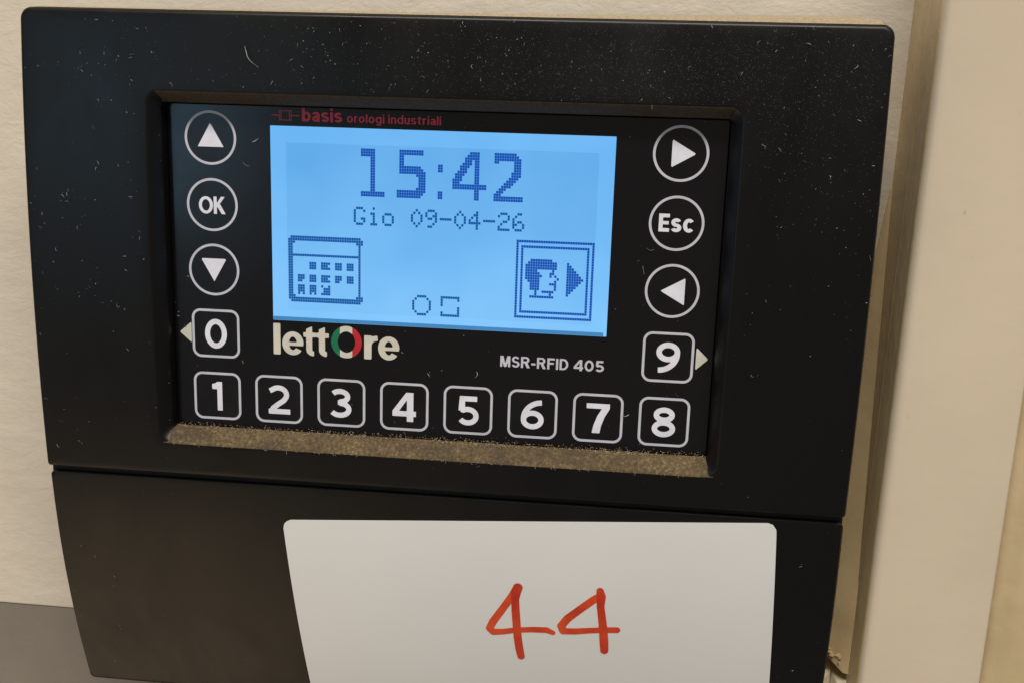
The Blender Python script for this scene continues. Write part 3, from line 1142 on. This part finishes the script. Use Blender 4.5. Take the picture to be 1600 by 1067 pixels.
def front_w(u, v):
    if v > -1.15:
        if -4.34 < u < 4.33 and -0.73 < v < 4.68:
            if -4.15 < u < 4.15 and -0.49 < v < 4.47:
                return 0.002
            return None
        if abs(u) > HW - 0.05 or v > VT - 0.06:
            return None
        return wf(v) + 0.001
    if -1.42 < v:
        return None
    return None if abs(u) > HW - 0.1 or v < CB + 0.1 else wc(v) + 0.001


def density(u, v):
    n = math.sin(u * 1.7 + 2.1 * math.sin(v * 1.3)) * math.sin(v * 2.3 + 1.4 * math.sin(u * 0.9 + 1.0))
    base = 0.10
    if v > 4.6:
        base = 0.75
    elif u > 4.3:
        base = 0.45 * max(0.0, min(1, (v - 0.5) / 3.5)) + 0.08
    elif u < -4.3:
        base = 0.27 * max(0.0, min(1, (v - 0.2) / 3.5)) + 0.10
    elif v > -0.6:
        base = 0.10 + (0.25 if v < -0.36 else 0)
    elif v < -1.3:
        base = 0.014
    return base * (0.55 + 0.6 * n)


cnt = 0
while cnt < 1000:
    u, v = rng.uniform(-6.2, 6.2), rng.uniform(-5.2, 5.75)
    if -2.6 < u < 2.6 and 1.25 < v < 4.22:
        continue
    if rng.random() > density(u, v):
        continue
    w_ = front_w(u, v)
    if w_ is None:
        continue
    cnt += 1
    speck(u, v, w_, 0.0026 + 0.0075 * rng.random() ** 3.5)
    if rng.random() < 0.14:
        fibre(u + rng.uniform(-.05, .05), v + rng.uniform(-.05, .05), w_, rng.uniform(0.02, 0.075), rng.uniform(0.0016, 0.0030), 0.25)
# a fine haze of grains on the upper right of the front
for _ in range(9000):
    u, v = rng.gauss(3.0, 2.4), rng.gauss(5.1, 0.75)
    w_ = front_w(u, v)
    if w_ is None or v < 4.6 and abs(u) < 4.5:
        continue
    speck(u, v, w_, rng.uniform(0.0014, 0.0036))
# one long fibre near the top left, a few on the key film
fibre(-2.62, 5.02, wf(5.0), 0.36, 0.006, 0.2, 7)
for u, v in [(-2.9, 3.6), (-2.86, 3.95), (0.62, 0.62), (3.2, 2.6), (3.05, 2.35), (2.86, 0.05)]:
    fibre(u, v, 0.003, 0.12, 0.0042, 0.2)
for _ in range(320):
    sd = rng.choice((-1, 1))
    q = rng.random()
    speck(sd * (4.20 + 0.11 * q), rng.uniform(-0.4, 4.4), 0.20 + 0.14 * q, rng.uniform(0.003, 0.007))
for _ in range(260):
    u = rng.uniform(-4.2, 4.2)
    q = rng.random()
    speck(u, 4.52 + 0.12 * q, 0.20 + 0.13 * q, rng.uniform(0.003, 0.008))
# grains standing on the top edge
for _ in range(2600):
    u = rng.uniform(-6.0, 6.15)
    q = rng.random()
    speck(u, VT + 0.03 + (0.10 + 0.2 * (u + HW) / 12.5) * q * 0.9, -0.1 - 1.5 * q, rng.uniform(0.004, 0.014))
dust = mesh_obj('dust', DV_, DF_, M_DUST)
DV_.clear()
DF_.clear()
# lint packed along the bottom corner of the recess and over the ledge
for _ in range(1500):
    u = rng.uniform(-4.16, 4.15)
    if rng.random() > 0.25 + 0.75 * (0.5 + 0.5 * math.sin(u * 2.9 + 1.3 * math.sin(u * 5.3))):
        continue
    v, w_ = -0.512 + abs(rng.gauss(0, 0.012)), rng.uniform(0.0, 0.16)
    if rng.random() < 0.72:
        speck(u, v, w_, rng.uniform(0.004, 0.011))
    else:
        fibre(u, v, w_, rng.uniform(0.02, 0.075), rng.uniform(0.0014, 0.0028), 0.5)
for _ in range(420):
    u = rng.uniform(-4.16, 4.15)
    speck(u, -0.495 + abs(rng.gauss(0, 0.022)), 0.002, rng.uniform(0.003, 0.009))
for _ in range(380):
    u, q = rng.uniform(-4.18, 4.17), rng.random()
    speck(u, -0.70 + 0.17 * q, 0.335 - 0.15 * q, rng.uniform(0.003, 0.007))
for _ in range(120):
    fibre(rng.uniform(-4.2, 4.18), -0.72 + rng.uniform(-0.01, 0.03), wf(-0.72) - 0.003, rng.uniform(0.02, 0.06), 0.0018, 0.4)
lint = mesh_obj('lint', DV_, DF_, M_LINT)
lint['kind'] = 'stuff'
lint['label'] = 'brown fluff packed along the ledge below the number keys'
dust['kind'] = 'stuff'
dust['label'] = 'grey dust and lint scattered over the front of the black terminal'
